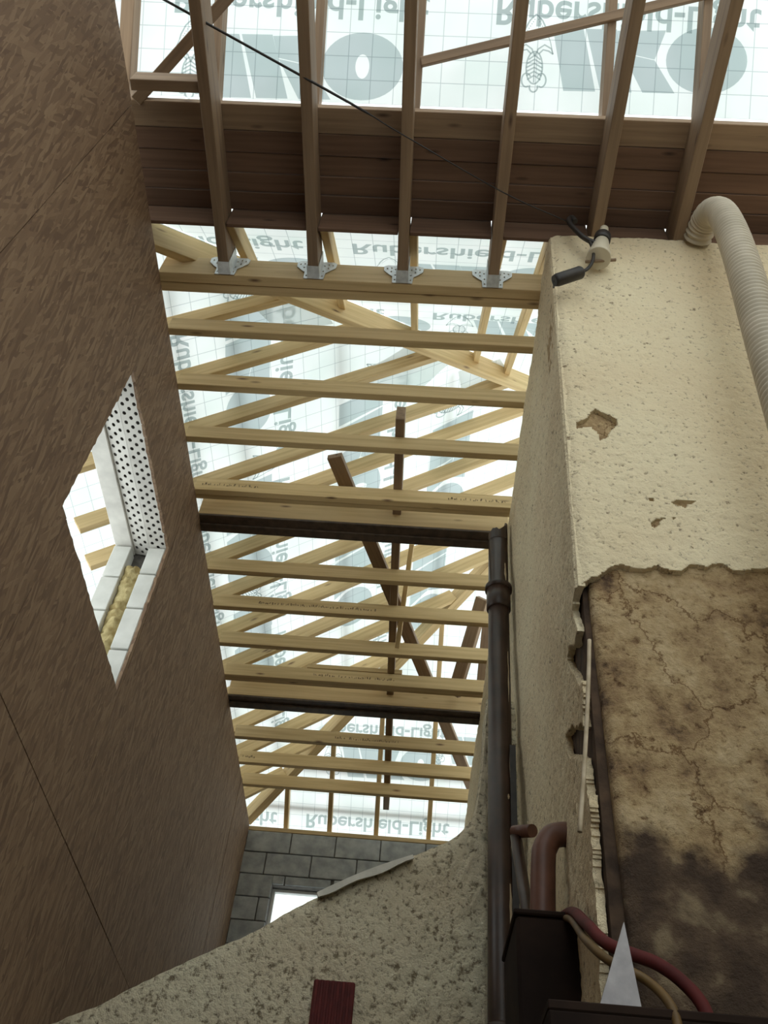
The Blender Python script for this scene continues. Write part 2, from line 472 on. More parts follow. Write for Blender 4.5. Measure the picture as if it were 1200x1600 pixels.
def relief_wall(name, us, vs_, pos, keep, back, mat, parent=None):
    """grid wall: pos(U,V)->xyz arrays, keep(uc,vc)->mask, rim pushed along `back`"""
    U, Vv = np.meshgrid(us, vs_, indexing='ij')
    P = np.stack(pos(U, Vv), -1).reshape(-1, 3)
    nu, nv = len(us), len(vs_)
    uc = (us[:-1] + us[1:]) / 2; vc = (vs_[:-1] + vs_[1:]) / 2
    UC, VC = np.meshgrid(uc, vc, indexing='ij')
    k = keep(UC, VC)
    I, J = np.nonzero(k)
    a = I * nv + J; q = np.stack([a, a + nv, a + nv + 1, a + 1], 1)
    # rim
    from collections import Counter
    e = np.concatenate([q[:, [0, 1]], q[:, [1, 2]], q[:, [2, 3]], q[:, [3, 0]]])
    es = np.sort(e, 1); key = es[:, 0].astype(np.int64) * (nu * nv) + es[:, 1]
    _, idx, cnt = np.unique(key, return_index=True, return_counts=True)
    be = e[idx[cnt == 1]]
    bv = np.unique(be); mp = {int(v): nu * nv + i for i, v in enumerate(bv)}
    P2 = np.concatenate([P, P[bv] + np.array(back)])
    rim = np.array([[mp[int(x)], mp[int(y)], y, x] for x, y in be])
    F = np.concatenate([q, rim[:, ::-1]])
    used = np.unique(F); rem = -np.ones(len(P2), int); rem[used] = np.arange(len(used))
    me = bpy.data.meshes.new(name)
    me.from_pydata(P2[used].tolist(), [], rem[F].tolist())
    me.update()
    sm = np.zeros(len(F), bool); sm[:len(q)] = True
    me.polygons.foreach_set('use_smooth', sm)
    bm = bmesh.new(); bm.from_mesh(me); bmesh.ops.recalc_face_normals(bm, faces=bm.faces[:]); bm.to_mesh(me); bm.free()
    return link_obj(name, me, mat, parent)

# ================================================================== STRUCTURE
tag(box('floor', (-1.95, -1.7, -0.12), (2.8, 8.7, 0.0), M_FLOOR), kind='structure')

# ---- left wall: cavity wall lined with OSB sheets, square opening
OY0, OY1, OZ0, OZ1 = 2.61, 3.92, 4.445, 5.54
XI, XO = XL - 0.018, XL - 0.345
def around(y0, y1, z0, z1, oy0, oy1, oz0, oz1):
    r = []
    oy0, oy1, oz0, oz1 = max(oy0, y0), min(oy1, y1), max(oz0, z0), min(oz1, z1)
    if oy0 >= oy1 or oz0 >= oz1: return [(y0, y1, z0, z1)]
    if oy0 > y0: r.append((y0, oy0, z0, z1))
    if oy1 < y1: r.append((oy1, y1, z0, z1))
    if oz0 > z0: r.append((oy0, oy1, z0, oz0))
    if oz1 < z1: r.append((oy0, oy1, oz1, z1))
    return r
wall_left = link_obj('wall_left', boxes_mesh('wall_left', [((XO, a, c), (XI, b, d)) for a, b, c, d in
            around(-1.7, 8.55, 0, H - 0.02, OY0, OY1 + 0.11, OZ0, OZ1 + 0.03)]), M_MORTAR)
tag(wall_left, kind='structure')
# OSB sheets
ycuts = [-1.7, -0.97, 0.25, 1.47, 2.69, 3.96, 5.13, 6.35, 7.57, 8.45]
zcuts = [0.0, 1.16, 3.60, H]
rnd = random.Random(4)
for i in range(len(ycuts) - 1):
    for j in range(len(zcuts) - 1):
        g = 0.0025
        parts = around(ycuts[i] + g, ycuts[i + 1] - g, zcuts[j] + g, zcuts[j + 1] - g, OY0, OY1, OZ0, OZ1)
        dx = rnd.uniform(-0.002, 0.002)
        if j == 2 and i in (3, 4):            # sheets sawn roughly around the opening
            y0, y1, z0, z1 = ycuts[i] + g, ycuts[i + 1] - g, zcuts[j] + g, zcuts[j + 1] - g
            def rag(a, b):
                n_ = max(2, int(math.hypot(b[0] - a[0], b[1] - a[1]) / 0.03)); out = []
                nx, ny = -(b[1] - a[1]), b[0] - a[0]; l_ = math.hypot(nx, ny)
                for k in range(n_):
                    t = k / n_; e = rnd.uniform(-0.005, 0.004) + (rnd.uniform(0.004, 0.014) if rnd.random() < 0.15 else 0)
                    e *= -1
                    out.append((a[0] + (b[0] - a[0]) * t + nx / l_ * e, a[1] + (b[1] - a[1]) * t + ny / l_ * e))
                return out
            if i == 3:
                pl = [(y0, z0), (y1, z0)] + rag((y1, OZ0), (OY0, OZ0)) + rag((OY0, OZ0), (OY0, OZ1)) + rag((OY0, OZ1), (y1, OZ1)) + [(y1, OZ1), (y1, z1), (y0, z1)]
            else:
                pl = [(y1, z0), (y1, z1), (y0, z1)] + rag((y0, OZ1), (OY1, OZ1)) + rag((OY1, OZ1), (OY1, OZ0)) + rag((OY1, OZ0), (y0, OZ0)) + [(y0, OZ0), (y0, z0)]
            me = flat_mesh('osb_panel', pl, (), 0.018)
            me.transform(Matrix(((0, 0, 1, XL - 0.009), (1, 0, 0, 0), (0, 1, 0, 0), (0, 0, 0, 1))))
            link_obj('osb_panel', me, M_OSB, wall_left)
            continue
        link_obj('osb_panel', boxes_mesh('osb_panel', [((XI, a, c), (XL + dx, b, d)) for a, b, c, d in parts]), M_OSB, wall_left)
# jamb blocks: two leaves with insulation between
def jamb_leaf(x0, x1, zs):
    for a, b in zip(zs, zs[1:]):
        me = boxes_mesh('block', [((x0, OY1, b + 0.006), (x1, OY1 + 0.10, a - 0.006))], 0.004)
        link_obj('block', me, M_LBLOCK, wall_left)
jamb_leaf(XL - 0.125, XL - 0.020, [OZ1, 5.31, 5.03, 4.72, OZ0 - 0.02])
jamb_leaf(XL - 0.345, XL - 0.235, [OZ1, 5.27, 5.00, 4.70, OZ0 - 0.02])
us = np.linspace(XL - 0.235, XL - 0.125, 14); zs = np.linspace(OZ0, OZ1 - 0.16, 70)
def ins_pos(U, W): return U, OY1 + 0.055 - 0.11 * np.abs(fbm(U, W, 16, 3)) - 0.03 * np.sin((U - XL + 0.235) / 0.11 * math.pi), W
relief_wall('insulation', us, zs, ins_pos, lambda a, b: np.ones(a.shape, bool), (0, 0.05, 0), M_INSUL, wall_left)
# perforated lintel under the wall over the opening
lint = empty('lintel', (0, 0, 0)); lint.parent = wall_left
def strip(name, x0, x1, z0, z1, rows, holes=True):
    w = math.hypot(x1 - x0, z1 - z0); ln = OY1 - OY0 + 0.09
    hs = []
    if holes:
        n = int(ln / 0.062)
        for r in range(rows):
            cx = w * (r + 0.7) / (rows + 0.4)
            for k in range(n):
                cy = 0.04 + k * 0.062 + (0.031 if r % 2 else 0)
                if cy > ln - 0.02: continue
                hs.append([(cx + 0.011 * math.cos(t), cy + 0.014 * math.sin(t)) for t in [-(i * math.pi / 3) for i in range(6)]])
    me = flat_mesh(name, [(0, 0), (w, 0), (w, ln), (0, ln)], hs, 0.003)
    o = link_obj(name, me, M_LINTEL, lint)
    ang = math.atan2(z1 - z0, x1 - x0)
    o.matrix_local = Matrix.Translation((x0, OY0 - 0.0, z0)) @ Matrix.Rotation(-ang, 4, 'Y')
strip('perforated_flange', XL - 0.125, XL - 0.014, OZ1 + 0.006, OZ1 + 0.006, 3)
strip('perforated_web', XL - 0.238, XL - 0.127, OZ1 + 0.026, OZ1 + 0.008, 3)
me = boxes_mesh('soffit_plate', [((XL - 0.345, OY0, OZ1 + 0.006), (XL - 0.236, OY1 + 0.09, OZ1 + 0.025))], 0.003)
link_obj('soffit_plate', me, M_LINTEL, lint)

# ---- far block wall with a small window
WX0, WX1, WZ0, WZ1 = -1.25, -0.66, 4.75, 5.60
wall_far = link_obj('wall_far', boxes_mesh('wall_far', [((a, YF + 0.012, c), (b, YF + 0.2, d)) for a, b, c, d in
            around(XL - 0.35, 0.9, 0, H - 0.06, WX0, WX1, WZ0, WZ1)]), M_MORTAR)
tag(wall_far, kind='structure')
course = 0.225; k = 0
z = H - 0.062
blk = {}
while z > 3.2:
    x = XL - (0.22 if k % 2 else 0.0)
    while x < 0.75:
        a, b = max(x, XL - 0.02) + 0.005, min(x + 0.45, 0.85) - 0.005
        for (p, q, r, s) in around(a, b, z - course + 0.005, z - 0.005, WX0 - 0.003, WX1 + 0.003, WZ0, WZ1 + 0.003):
            if q - p < 0.03 or s - r < 0.03: continue
            key = (round(q - p, 3), round(s - r, 3))
            if key not in blk:
                blk[key] = boxes_mesh('block', [((-(q - p) / 2, -0.012, -(s - r) / 2), ((q - p) / 2, 0.03, (s - r) / 2))], 0.005)
            o = link_obj('block', blk[key], M_BLOCK, wall_far)
            o.location = ((p + q) / 2, YF + rnd.uniform(0, 0.006), (r + s) / 2)
        x += 0.45
    z -= course; k += 1
win = box('window_1', (WX0, YF + 0.09, WZ0 - 0.03), (WX1, YF + 0.13, WZ0), M_WHITEF, own_origin=False)
tag(win, kind='structure')
for nm, lo, hi in (('window_frame', (WX0, YF + 0.09, WZ0), (WX0 + 0.03, YF + 0.14, WZ1)), ('window_frame', (WX1 - 0.045, YF + 0.09, WZ0), (WX1, YF + 0.14, WZ1)),
                   ('window_frame', (WX0 + 0.03, YF + 0.09, WZ1 - 0.03), (WX1 - 0.045, YF + 0.14, WZ1))):
    box(nm, lo, hi, M_WHITEF, win, 0.004)
box('window_pane', (WX0 + 0.03, YF + 0.112, WZ0), (WX1 - 0.045, YF + 0.116, WZ1 - 0.03), M_GLASS, win)

# ---- old roughcast walls on the right
def lean(z): return 0.030 * np.clip(H - z, 0, 4.5)
def bx(y, z):      # face of the right wall: leans towards its near corner
    return XR - lean(z) * np.clip((3.4 - y) / 1.35, 0, 1)
def pix_poly_A(pts): return [tuple(at_y(u, v, YA)[[0, 2]]) for u, v in pts]
coatA = pix_poly_A([(800, 355), (1500, 355), (1500, 880), (1175, 888), (1150, 893), (1128, 880), (1105, 886), (1080, 884), (1060, 892), (1045, 888),
                    (1030, 880), (1010, 886), (988, 888), (972, 882), (955, 887), (944, 893), (936, 903), (925, 903), (915, 906), (700, 905)])
holesA = [pix_poly_A(p) for p in (
    [(900, 660), (915, 654), (922, 645), (930, 639), (940, 644), (950, 648), (963, 655), (963, 668), (955, 674), (950, 684), (938, 688), (933, 675), (925, 668), (912, 667), (903, 670)],
    [(1048, 782), (1060, 779), (1075, 780), (1088, 781), (1086, 785), (1074, 787), (1070, 792), (1064, 787), (1055, 786)],
    [(1017, 820), (1022, 812), (1032, 809), (1043, 808), (1034, 813), (1030, 820), (1022, 823)],
    [(1014, 779), (1022, 778), (1021, 784), (1015, 784)], [(1052, 807), (1058, 808), (1055, 812)])]
YB = YA + 0.018
def keepA(x, z):
    xx = x + 0.012 * fbm(x, z, 22, 3); zz = z + 0.03 * fbm(x + 9, z, 18, 3)
    m = inside(xx, zz, coatA)
    for h in holesA: m &= ~inside(xx, zz, h)
    return m
us = np.concatenate([np.linspace(0, 1.0, 170), np.linspace(1.01, 2.25, 50)])
zs = np.linspace(3.4, H, 450)
def posA(U, W):
    x0 = XR - lean(W)
    X = x0 + U
    rough = 0.010 * fbm(X, W, 26, 3) + 0.022 * fbm(X, W, 2.5, 2)
    rnd_corner = 0.05 * np.clip(1 - U / 0.05, 0, 1) ** 2
    return X, YA - rough + rnd_corner * 0.5, W
def keepA2(U, W):
    return keepA(XR - lean(W) + U, W)
tmp_keep = keepA2
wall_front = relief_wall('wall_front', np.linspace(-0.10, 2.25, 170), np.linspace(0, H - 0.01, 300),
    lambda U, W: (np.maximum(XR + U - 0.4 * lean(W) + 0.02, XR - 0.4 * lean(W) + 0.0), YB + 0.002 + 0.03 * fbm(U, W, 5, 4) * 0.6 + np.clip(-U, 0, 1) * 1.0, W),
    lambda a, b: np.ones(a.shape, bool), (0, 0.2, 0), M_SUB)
tag(wall_front, kind='structure')
coat = relief_wall('render_coat', us, zs, posA, keepA2, (0, 0.03, 0), M_COAT, wall_front)

# right wall, receding
def pix_poly_B(pts):
    out = []
    for u, v in pts:
        p = at_x(u, v, XR)
        for _ in range(6): p = at_x(u, v, float(bx(p[1], p[2])))
        out.append((p[1], p[2]))
    return out
holesB = [pix_poly_B(p) for p in (
    [(906, 903), (935, 898), (975, 900), (975, 965), (928, 962), (922, 985), (915, 960), (908, 945), (901, 944)],
    [(900, 985), (906, 981), (914, 990), (918, 1005), (933, 1010), (960, 1000), (960, 1020), (937, 1040), (922, 1052), (912, 1060), (904, 1068), (896, 1055), (888, 1040), (886, 1030), (888, 1015), (897, 1005)],
    [(940, 1100), (975, 1080), (975, 1180), (945, 1165), (935, 1135), (920, 1120)],
    [(882, 1145), (893, 1135), (908, 1134), (920, 1138), (922, 1165), (918, 1190), (905, 1185), (888, 1180), (884, 1165)])]
def keepB(y, z):
    yy = y + 0.03 * fbm(y, z, 14, 3); zz = z + 0.03 * fbm(y + 5, z, 14, 3)
    m = np.ones(y.shape, bool)
    for h in holesB: m &= ~inside(yy, zz, h)
    m &= ~((zz < 3.62) & (y < 2.135 + 0.14 * fbm(z * 0 + 3.3, z, 7, 4) + 0.02 * fbm(y, z, 30, 2)))
    return m
def posB(Y, Z):
    r = 0.012 * fbm(Y, Z, 24, 3) + 0.03 * fbm(Y, Z, 1.8, 2)
    near = np.clip((Y - YA) / 0.06, 0, 1)
    return bx(Y, Z) - r * near + 0.03 * (1 - near) ** 2 * 0.4, Y, Z
ysB = np.concatenate([np.linspace(YA + 0.012, 2.6, 100), np.linspace(2.61, 3.2, 50), np.linspace(3.22, 8.44, 170)])
wall_right = relief_wall('wall_right', np.linspace(YA + 0.06, 8.44, 60), np.linspace(0, H - 0.02, 60),
    lambda Y, Z: (bx(Y, Z) + 0.026, Y, Z), lambda a, b: np.ones(a.shape, bool), (0.25, 0, 0), M_GAP)
tag(wall_right, kind='structure')
relief_wall('render_coat', ysB, np.concatenate([np.linspace(0.0, 1.6, 30), np.linspace(1.615, 4.0, 260), np.linspace(4.015, H - 0.005, 130)]), posB, keepB, (0.022, 0, 0), M_COAT, wall_right)

# raked old wall behind the pipe
rake = [tuple(at_y(u, v, YC)[[0, 2]]) for u, v in [(150, 1570), (220, 1532), (290, 1500), (350, 1472), (420, 1440), (490, 1400), (560, 1372), (640, 1337), (700, 1310), (722, 1296), (738, 1275), (744, 1255), (748, 1225), (753, 1190), (757, 1150), (760, 1090)]]
rake = [(XL + 0.002, rake[0][1] - 0.5 * (rake[0][0] - XL))] + rake
px_ = np.array([r[0] for r in rake]); pz_ = np.array([r[1] for r in rake])
topC = lambda X: np.interp(X, px_, pz_)
usC = np.concatenate([np.linspace(XL + 0.004, 0.30, 190), np.linspace(0.31, XR + 0.01, 60)])
wC = np.linspace(0, 1, 230)
def posC(U, T):
    zt = topC(U) + 0.02 * fbm(U, U * 0, 9, 3)
    Z = zt * T
    r = 0.022 * fbm(U, Z, 22, 3) + 0.03 * fbm(U, Z, 2.2, 2)
    edge = np.clip((T - 0.985) / 0.015, 0, 1)
    return U, YC - r + 0.02 * edge, Z
wall_raked = relief_wall('wall_raked', usC, wC, posC, lambda a, b: np.ones(a.shape, bool), (0, 0.22, 0), M_COATC)
tag(wall_raked, kind='structure')

# walls behind and beside the viewer; unseen back opening added to let daylight in
wall_back = link_obj('wall_back', boxes_mesh('wall_back', [((a, -1.9, c), (b, -1.72, d)) for a, b, c, d in
            around(XO, 2.9, 0, H - 0.02, -0.6, 2.5, 2.4, 5.9)]), M_MORTAR)
tag(wall_back, kind='structure')
tag(box('wall_side', (2.72, -1.72, 0), (2.9, 2.3, H - 0.02), M_COAT), kind='structure')

# ================================================================== CEILING JOISTS ACROSS THE ROOM
ORD = ['first', 'second', 'third', 'fourth', 'fifth', 'sixth', 'seventh', 'eighth', 'ninth', 'tenth', 'eleventh', 'twelfth', 'thirteenth', 'fourteenth', 'fifteenth', 'sixteenth']
JY = [2.74, 3.13, 3.54, 3.99, 4.77, 5.17, 5.61, 6.02, 6.91, 7.32, 7.70]
for i, y in enumerate(JY):
    o = beam('ceiling_joist', (XL - 0.01, y + 0.024, H + 0.004), (XR + 0.03, y + 0.024, H + 0.004), 0.048, 0.125, M_PINE)
    tag(o, 'pale softwood ceiling joist, %s crosswise joist beyond the trimmer with steel hangers' % ORD[i], 'joist', 'ceiling joists across the room')
    if i in (3, 7):     # doubled: thin second ply behind
        beam('second_ply', (0.0, 0.052, 0.012), (XR - XL + 0.03, 0.052, 0.012), 0.044, 0.105, M_PINE, parent=None).parent = o
M_STAMP = mottled('faded_mill_stamp_ink', (0.16, 0.10, 0.05), (0.26, 0.18, 0.09), 60, 3, 0.8, 0)
joists = sorted([o for o in bpy.data.objects if o.name.startswith('ceiling_joist')], key=lambda o: o.matrix_world.translation.y)
for ji, xa, n in ((3, 0.05, 26), (5, 0.35, 60), (7, 0.75, 40), (8, 0.9, 40), (9, 0.03, 9), (3, 1.75, 26)):
    bm = bmesh.new(); x = xa; rr = random.Random(ji * 7 + n)
    for k in range(n):
        w = rr.choice((0.005, 0.008, 0.011)); h0 = 0.045 + rr.uniform(0, 0.008); h1 = h0 + rr.uniform(0.010, 0.026)
        if rr.random() < 0.85:
            sl = rr.uniform(-0.006, 0.006)
            bm.faces.new([bm.verts.new(p) for p in ((x, -0.0245, h0), (x + w, -0.0245, h0), (x + w + sl, -0.0245, h1), (x + sl, -0.0245, h1))])
        x += w + rr.choice((0.004, 0.006, 0.014))
    me = bpy.data.meshes.new('mill_stamp'); bm.to_mesh(me); bm.free()
    tag(link_obj('mill_stamp', me, M_STAMP, joists[ji]), kind='stuff')
# trimmer beam and two deep beams
def deep_beam(name, y, w, h, label, steel):
    o = empty(name, (XL, y, H)); tag(o, label, 'beam')
    n = 2 if not steel else 1
    for q in range(n):
        ww = w / n
        beam('timber_ply', (XL - 0.01, y + ww * (q + 0.5), H + 0.022 * (1 if steel else 0) + 0.006 * q), (XR + 0.02, y + ww * (q + 0.5), H + 0.022 * (1 if steel else 0) + 0.006 * q), ww - 0.004, h, M_BEAM, parent=o)
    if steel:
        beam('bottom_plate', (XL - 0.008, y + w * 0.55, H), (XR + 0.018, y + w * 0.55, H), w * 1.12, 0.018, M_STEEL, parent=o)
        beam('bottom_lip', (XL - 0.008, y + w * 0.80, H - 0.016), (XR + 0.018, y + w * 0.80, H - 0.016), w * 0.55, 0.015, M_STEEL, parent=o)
    return o
deep_beam('trimmer_beam', 2.375, 0.125, 0.20, 'doubled softwood trimmer beam carrying four steel joist hangers', False)
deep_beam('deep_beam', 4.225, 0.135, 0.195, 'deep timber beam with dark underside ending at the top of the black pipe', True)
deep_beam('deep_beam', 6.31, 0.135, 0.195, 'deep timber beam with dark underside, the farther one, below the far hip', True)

# joists running towards the viewer
JX = [-1.21, -0.705, -0.205, 0.30, 0.82, 1.25]
for i, x in enumerate(JX):
    y1 = 2.372 if i < 4 else 2.27
    o = beam('loft_joist', (x, -1.72, H), (x, y1, H), 0.058, 0.197, M_BROWN)
    tag(o, 'brown loft joist running overhead, %s from the left wall%s' % (ORD[i], ', held by a steel hanger' if i < 4 else ', bearing on the cream roughcast wall'), 'joist', 'loft joists running overhead')
# hangers
def ear_mesh():
    out = [(0, 0), (0.030, 0.0), (0.034, 0.045), (0.060, 0.060), (0.095, 0.085), (0.098, 0.115), (0.075, 0.125), (0.0, 0.125)]
    hs = []
    for cx, cy in ((0.016, 0.02), (0.016, 0.055), (0.018, 0.095), (0.045, 0.078), (0.045, 0.105), (0.073, 0.100)):
        hs.append([(cx + 0.0055 * math.cos(-k * math.pi / 4), cy + 0.0055 * math.sin(-k * math.pi / 4)) for k in range(8)])
    return flat_mesh('hanger_ear', out, hs, 0.003)
ear = ear_mesh(); ear.materials.append(M_GALV)
cradle = boxes_mesh('cradle', [((-0.034, -0.075, -0.004), (0.034, 0.0, -0.001)), ((-0.034, -0.075, -0.001), (-0.031, 0.0, 0.19)), ((0.031, -0.075, -0.001), (0.034, 0.0, 0.19))])
for i, x in enumerate(JX[:4]):
    o = empty('joist_hanger', (x, 2.370, H)); tag(o, 'perforated galvanised joist hanger on the trimmer beam, %s from the left' % ORD[i], 'joist hanger', 'joist hangers on the trimmer beam')
    link_obj('cradle', cradle, M_GALV, o)
    for s in (-1, 1):
        e = bpy.data.objects.new('hanger_ear', ear); COL.objects.link(e); e.parent = o
        e.matrix_local = Matrix.Translation((s * 0.031, 0.0, -0.004)) @ Matrix.Rotation(math.pi / 2, 4, 'X') @ Matrix.Diagonal((s * 0.85, 1.65, 1, 1))

# ================================================================== GUTTER BOARDS BETWEEN THE TWO ROOFS
gut = empty('gutter_boarding', (XL, 1.51, H + 0.2)); tag(gut, 'dark brown boarding laid over the loft joists between the two roofs', 'boarding')
yy = [1.51, 1.645, 1.76, 1.87, 1.975, 2.08]
for i in range(5):
    z0 = H + 0.200 + (0.0 if i == 0 else rnd.uniform(0.0, 0.008))
    beam('plank', (XO, (yy[i] + yy[i + 1]) / 2, z0), (2.75, (yy[i] + yy[i + 1]) / 2, z0), yy[i + 1] - yy[i] - 0.004, 0.05 if i == 0 else 0.03,
         M_BROWN if i == 0 else M_DARK, parent=gut)

gx = [XO] + JX + [2.7]
for a, b in zip(gx, gx[1:]):
    beam('fascia_board', (a + 0.032, 2.092, H + 0.022), (b - 0.032, 2.092, H + 0.022), 0.022, 0.21, M_DARK, parent=gut)

# ================================================================== ROOF TIMBERS
def rafter_label(kind, i): return kind % ORD[i]
RW = 0.045
LY = [2.74 + 0.072, 3.13 + 0.072, 3.54 + 0.072, 3.99 + 0.10, 4.44, 4.77 + 0.072, 5.17 + 0.072, 5.61 + 0.072, 6.02 + 0.10, 6.50, 6.91 + 0.072, 7.32 + 0.072, 7.70 + 0.072, 8.10]
def x_hipN(y): return -1.617 + (y - 2.243) / 0.81
def x_hipF(y): return -1.62 + (8.52 - y)
upL = (-T35, 0, 1)
for i, y in enumerate(LY):
    x1 = min(x_hipN(y), x_hipF(y), 1.78) - 0.03
    x0 = -2.28
    o = beam('slope_rafter', (x0, y, zL(x0)), (x1, y, zL(x1)), RW, 0.135, M_PINE, up=upL)
    tag(o, 'pale softwood rafter rising from the left wall, %s counted from the trimmer beam' % ORD[i], 'rafter', 'rafters of the left slope')
# hips
def hip(p0, p1, label, w=0.05, h=0.215, drop=0.05):
    o = beam('hip_rafter', (p0[0], p0[1], p0[2] - drop), (p1[0], p1[1], p1[2] - drop), w, h, M_PINE)
    tag(o, label, 'rafter')
t1 = 2.75
hip((-1.68, 2.19, zL(-1.68)), (-1.617 + t1, 2.243 + 0.81 * t1, zL(-1.617 + t1)), 'wide hip rafter crossing from the left wall down to the cream wall behind the trimmer')
t2 = 2.75
hip((-1.62, 8.52, zL(-1.62)), (-1.62 + t2, 8.52 - t2, zL(-1.62 + t2)), 'hip rafter rising from the far left corner above the block wall', 0.085, 0.16, 0.03)
# near hip jack rafters
NXp = [(380, 400), (515, 400), (646, 405), (752, 530), (808, 540)]
NX = [float(on_roof(u, v, 'N')[0]) for u, v in NXp]
upN = (0, -TN, 1)
for i, x in enumerate(NX):
    y1 = 2.243 + 0.81 * (x + 1.617) - 0.02
    o = beam('jack_rafter', (x, 2.108, zN(2.108)), (x, y1, zN(y1)), RW, 0.11, M_PINE, up=upN, plumb=TN)
    tag(o, 'short jack rafter of the near hip behind the loft joist hangers, %s from the left' % ORD[i], 'rafter', 'jack rafters of the near hip')
# far hip rafters
FX = [float(at_y(u, v, YF)[0]) for u, v in [(444, 1292), (513, 1296), (587, 1300), (670, 1305)]]
FX.append(FX[-1] + 0.50)
upF = (0, T35, 1)
for i, x in enumerate(FX):
    y1 = 8.52 - (x + 1.62) + 0.03
    o = beam('jack_rafter', (x, 8.60, zFH(8.60)), (x, y1, zFH(y1)), RW, 0.10, M_BEAM, up=upF)
    tag(o, 'slim rafter of the far hip standing on the block wall plate, %s from the left' % ORD[i], 'rafter', 'rafters of the far hip')
o = beam('wall_plate', (XL, YF + 0.06, H - 0.058), (0.85, YF + 0.06, H - 0.058), 0.12, 0.045, M_BEAM); tag(o, 'pale timber wall plate along the top of the block wall', 'wall plate')
o = beam('wall_plate', (XO + 0.08, -1.6, H + 0.005), (XO + 0.08, 8.5, H + 0.005), 0.12, 0.045, M_BEAM); tag(o, 'timber wall plate along the top of the left wall', 'wall plate')
# near roof rafters
MX = [float(on_roof(u, v, 'M')[0]) for u, v in [(337, 120), (495, 120), (652, 120), (803, 120), (948, 150), (1096, 150)]]
upM = (0, TM, 1)
for i, x in enumerate(MX):
    ya, yb = YP + 0.03, -1.5
    o = beam('near_rafter', (x, ya, zM(ya) - 0.03), (x, yb, zM(yb) - 0.03), RW, 0.11, M_BROWN, up=upM)
    tag(o, 'brown rafter of the near roof above the boarding, %s from the left wall' % ORD[i], 'rafter', 'rafters of the near roof')
o = beam('edge_rafter', (XL - 0.14, YP + 0.03, zM(YP + 0.03) - 0.03), (XL - 0.14, -1.5, zM(-1.5) - 0.03), 0.07, 0.11, M_BROWN, up=upM)
tag(o, 'edge rafter of the near roof tight against the left wall', 'rafter')

# binder, brace, struts above the joists
zt = H + 0.131
o = beam('binder', (-0.195, 3.40, zt), (-0.205, 8.2, zt), 0.060, 0.145, M_BROWN); tag(o, 'long brown binder lying across the ceiling joists with a cut near end', 'binder')
pa, pb = at_z(522, 715, zt + 0.15), at_z(742, 1245, zt + 0.15)
o = beam('diagonal_brace', pa, pb, 0.105, 0.045, M_BROWN); tag(o, 'dark diagonal brace board crossing above the ceiling joists', 'brace')
pa, pb = at_z(757, 935, H + 0.60), at_z(712, 1085, H + 0.14)
o = beam('strut', pb, pa, 0.115, 0.05, M_BROWN, up=(0, -1, 0.3)); tag(o, 'short brown strut leaning up beside the black pipe', 'strut')
pa, pb = at_z(764, 960, H + 0.62), at_z(752, 1085, H + 0.14)
o = beam('strut', pb, pa, 0.10, 0.05, M_BROWN, up=(0, -1, 0.3)); tag(o, 'brown strut half hidden behind the black pipe', 'strut')
pa, pb = at_z(644, 850, H + 0.52), at_z(621, 1012, H + 0.04)
o = beam('hanging_batten', pb, pa, 0.038, 0.022, M_PINE, up=(0, -1, 0.2)); tag(o, 'thin upright batten nailed between joist and rafter near the binder', 'batten')
pa, pb = at_z(560, 1052, H + 0.19), at_z(622, 1056, H + 0.19)
o = beam('offcut', at_z(480, 1046, zt), at_z(628, 1056, zt), 0.05, 0.045, M_PINE); tag(o, 'yellow timber offcut lying on the joists in front of the farther deep beam', 'offcut')

# near roof extras
o = beam('noggin', (XL, 1.385, H + 0.02), (JX[0] - 0.03, 1.385, H + 0.02), 0.055, 0.12, M_BROWN); tag(o, 'short noggin between left wall and first overhead joist', 'noggin')
o = beam('corner_brace', at_z(212, 158, H + 0.19), at_z(372, -22, H + 0.42), 0.06, 0.05, M_BROWN); tag(o, 'slanting brace board behind the noggin in the top left corner', 'brace')
pa, pb = on_roof(658, 95, 'M', -0.06), on_roof(1130, -18, 'M', -0.06)
o = beam('loose_batten', pa, pb, 0.047, 0.03, M_BROWN, up=upM); tag(o, 'loose brown batten slanting across the printed membrane at the top right', 'batten')

# ================================================================== MEMBRANES WITH PRINT
def roof_frame(k, origin, xdir):
    n = Vector(PL[k][0]).normalized()
    x = V(xdir); x = (x - n * x.dot(n)).normalized(); y = n.cross(x)
    return Matrix.Translation(V(origin)) @ Matrix((x, y, n)).transposed().to_4x4()
MEM = {}
LIFT = {'L': 0.175, 'N': 0.155, 'F': 0.14, 'M': 0.13}
def membrane(k, pts, xdir, label):
    mw = roof_frame(k, pts[0], xdir); inv = mw.inverted()
    me = bpy.data.meshes.new('roof_membrane')
    vv = [inv @ V(p) for p in pts]
    me.from_pydata([(v.x, v.y, v.z) for v in vv], [], [list(range(len(vv)))])
    me.materials.append(M_MEM)
    o = bpy.data.objects.new('roof_membrane', me); COL.objects.link(o); o.matrix_world = mw
    tag(o, label, 'roofing membrane'); MEM[k] = (o, mw)
    return o
lL, lN, lF, lM = LIFT['L'], LIFT['N'], LIFT['F'], LIFT['M']
ax, ay = 1.85, 5.05
membrane('L', [(-2.45, 2.16 - 0.3, zL(-2.45) + lL), (-2.45, 8.9, zL(-2.45) + lL), (-1.62, 8.55, zL(-1.62) + lL), (ax, ay, zL(ax) + lL), (-1.62, 2.2, zL(-1.62) + lL)], (0, 1, 0), 'white printed membrane of the left slope over the ceiling joists')
membrane('N', [(-1.9, 2.106, zN(2.106) + lN), (-1.70, 2.15, zN(2.15) + lN), (ax, ay, zN(ay) + lN), (4.9, 2.15, zN(2.15) + lN), (4.9, 2.106, zN(2.106) + lN)], (1, 0, 0), 'white printed membrane of the near hip just beyond the dark boarding')
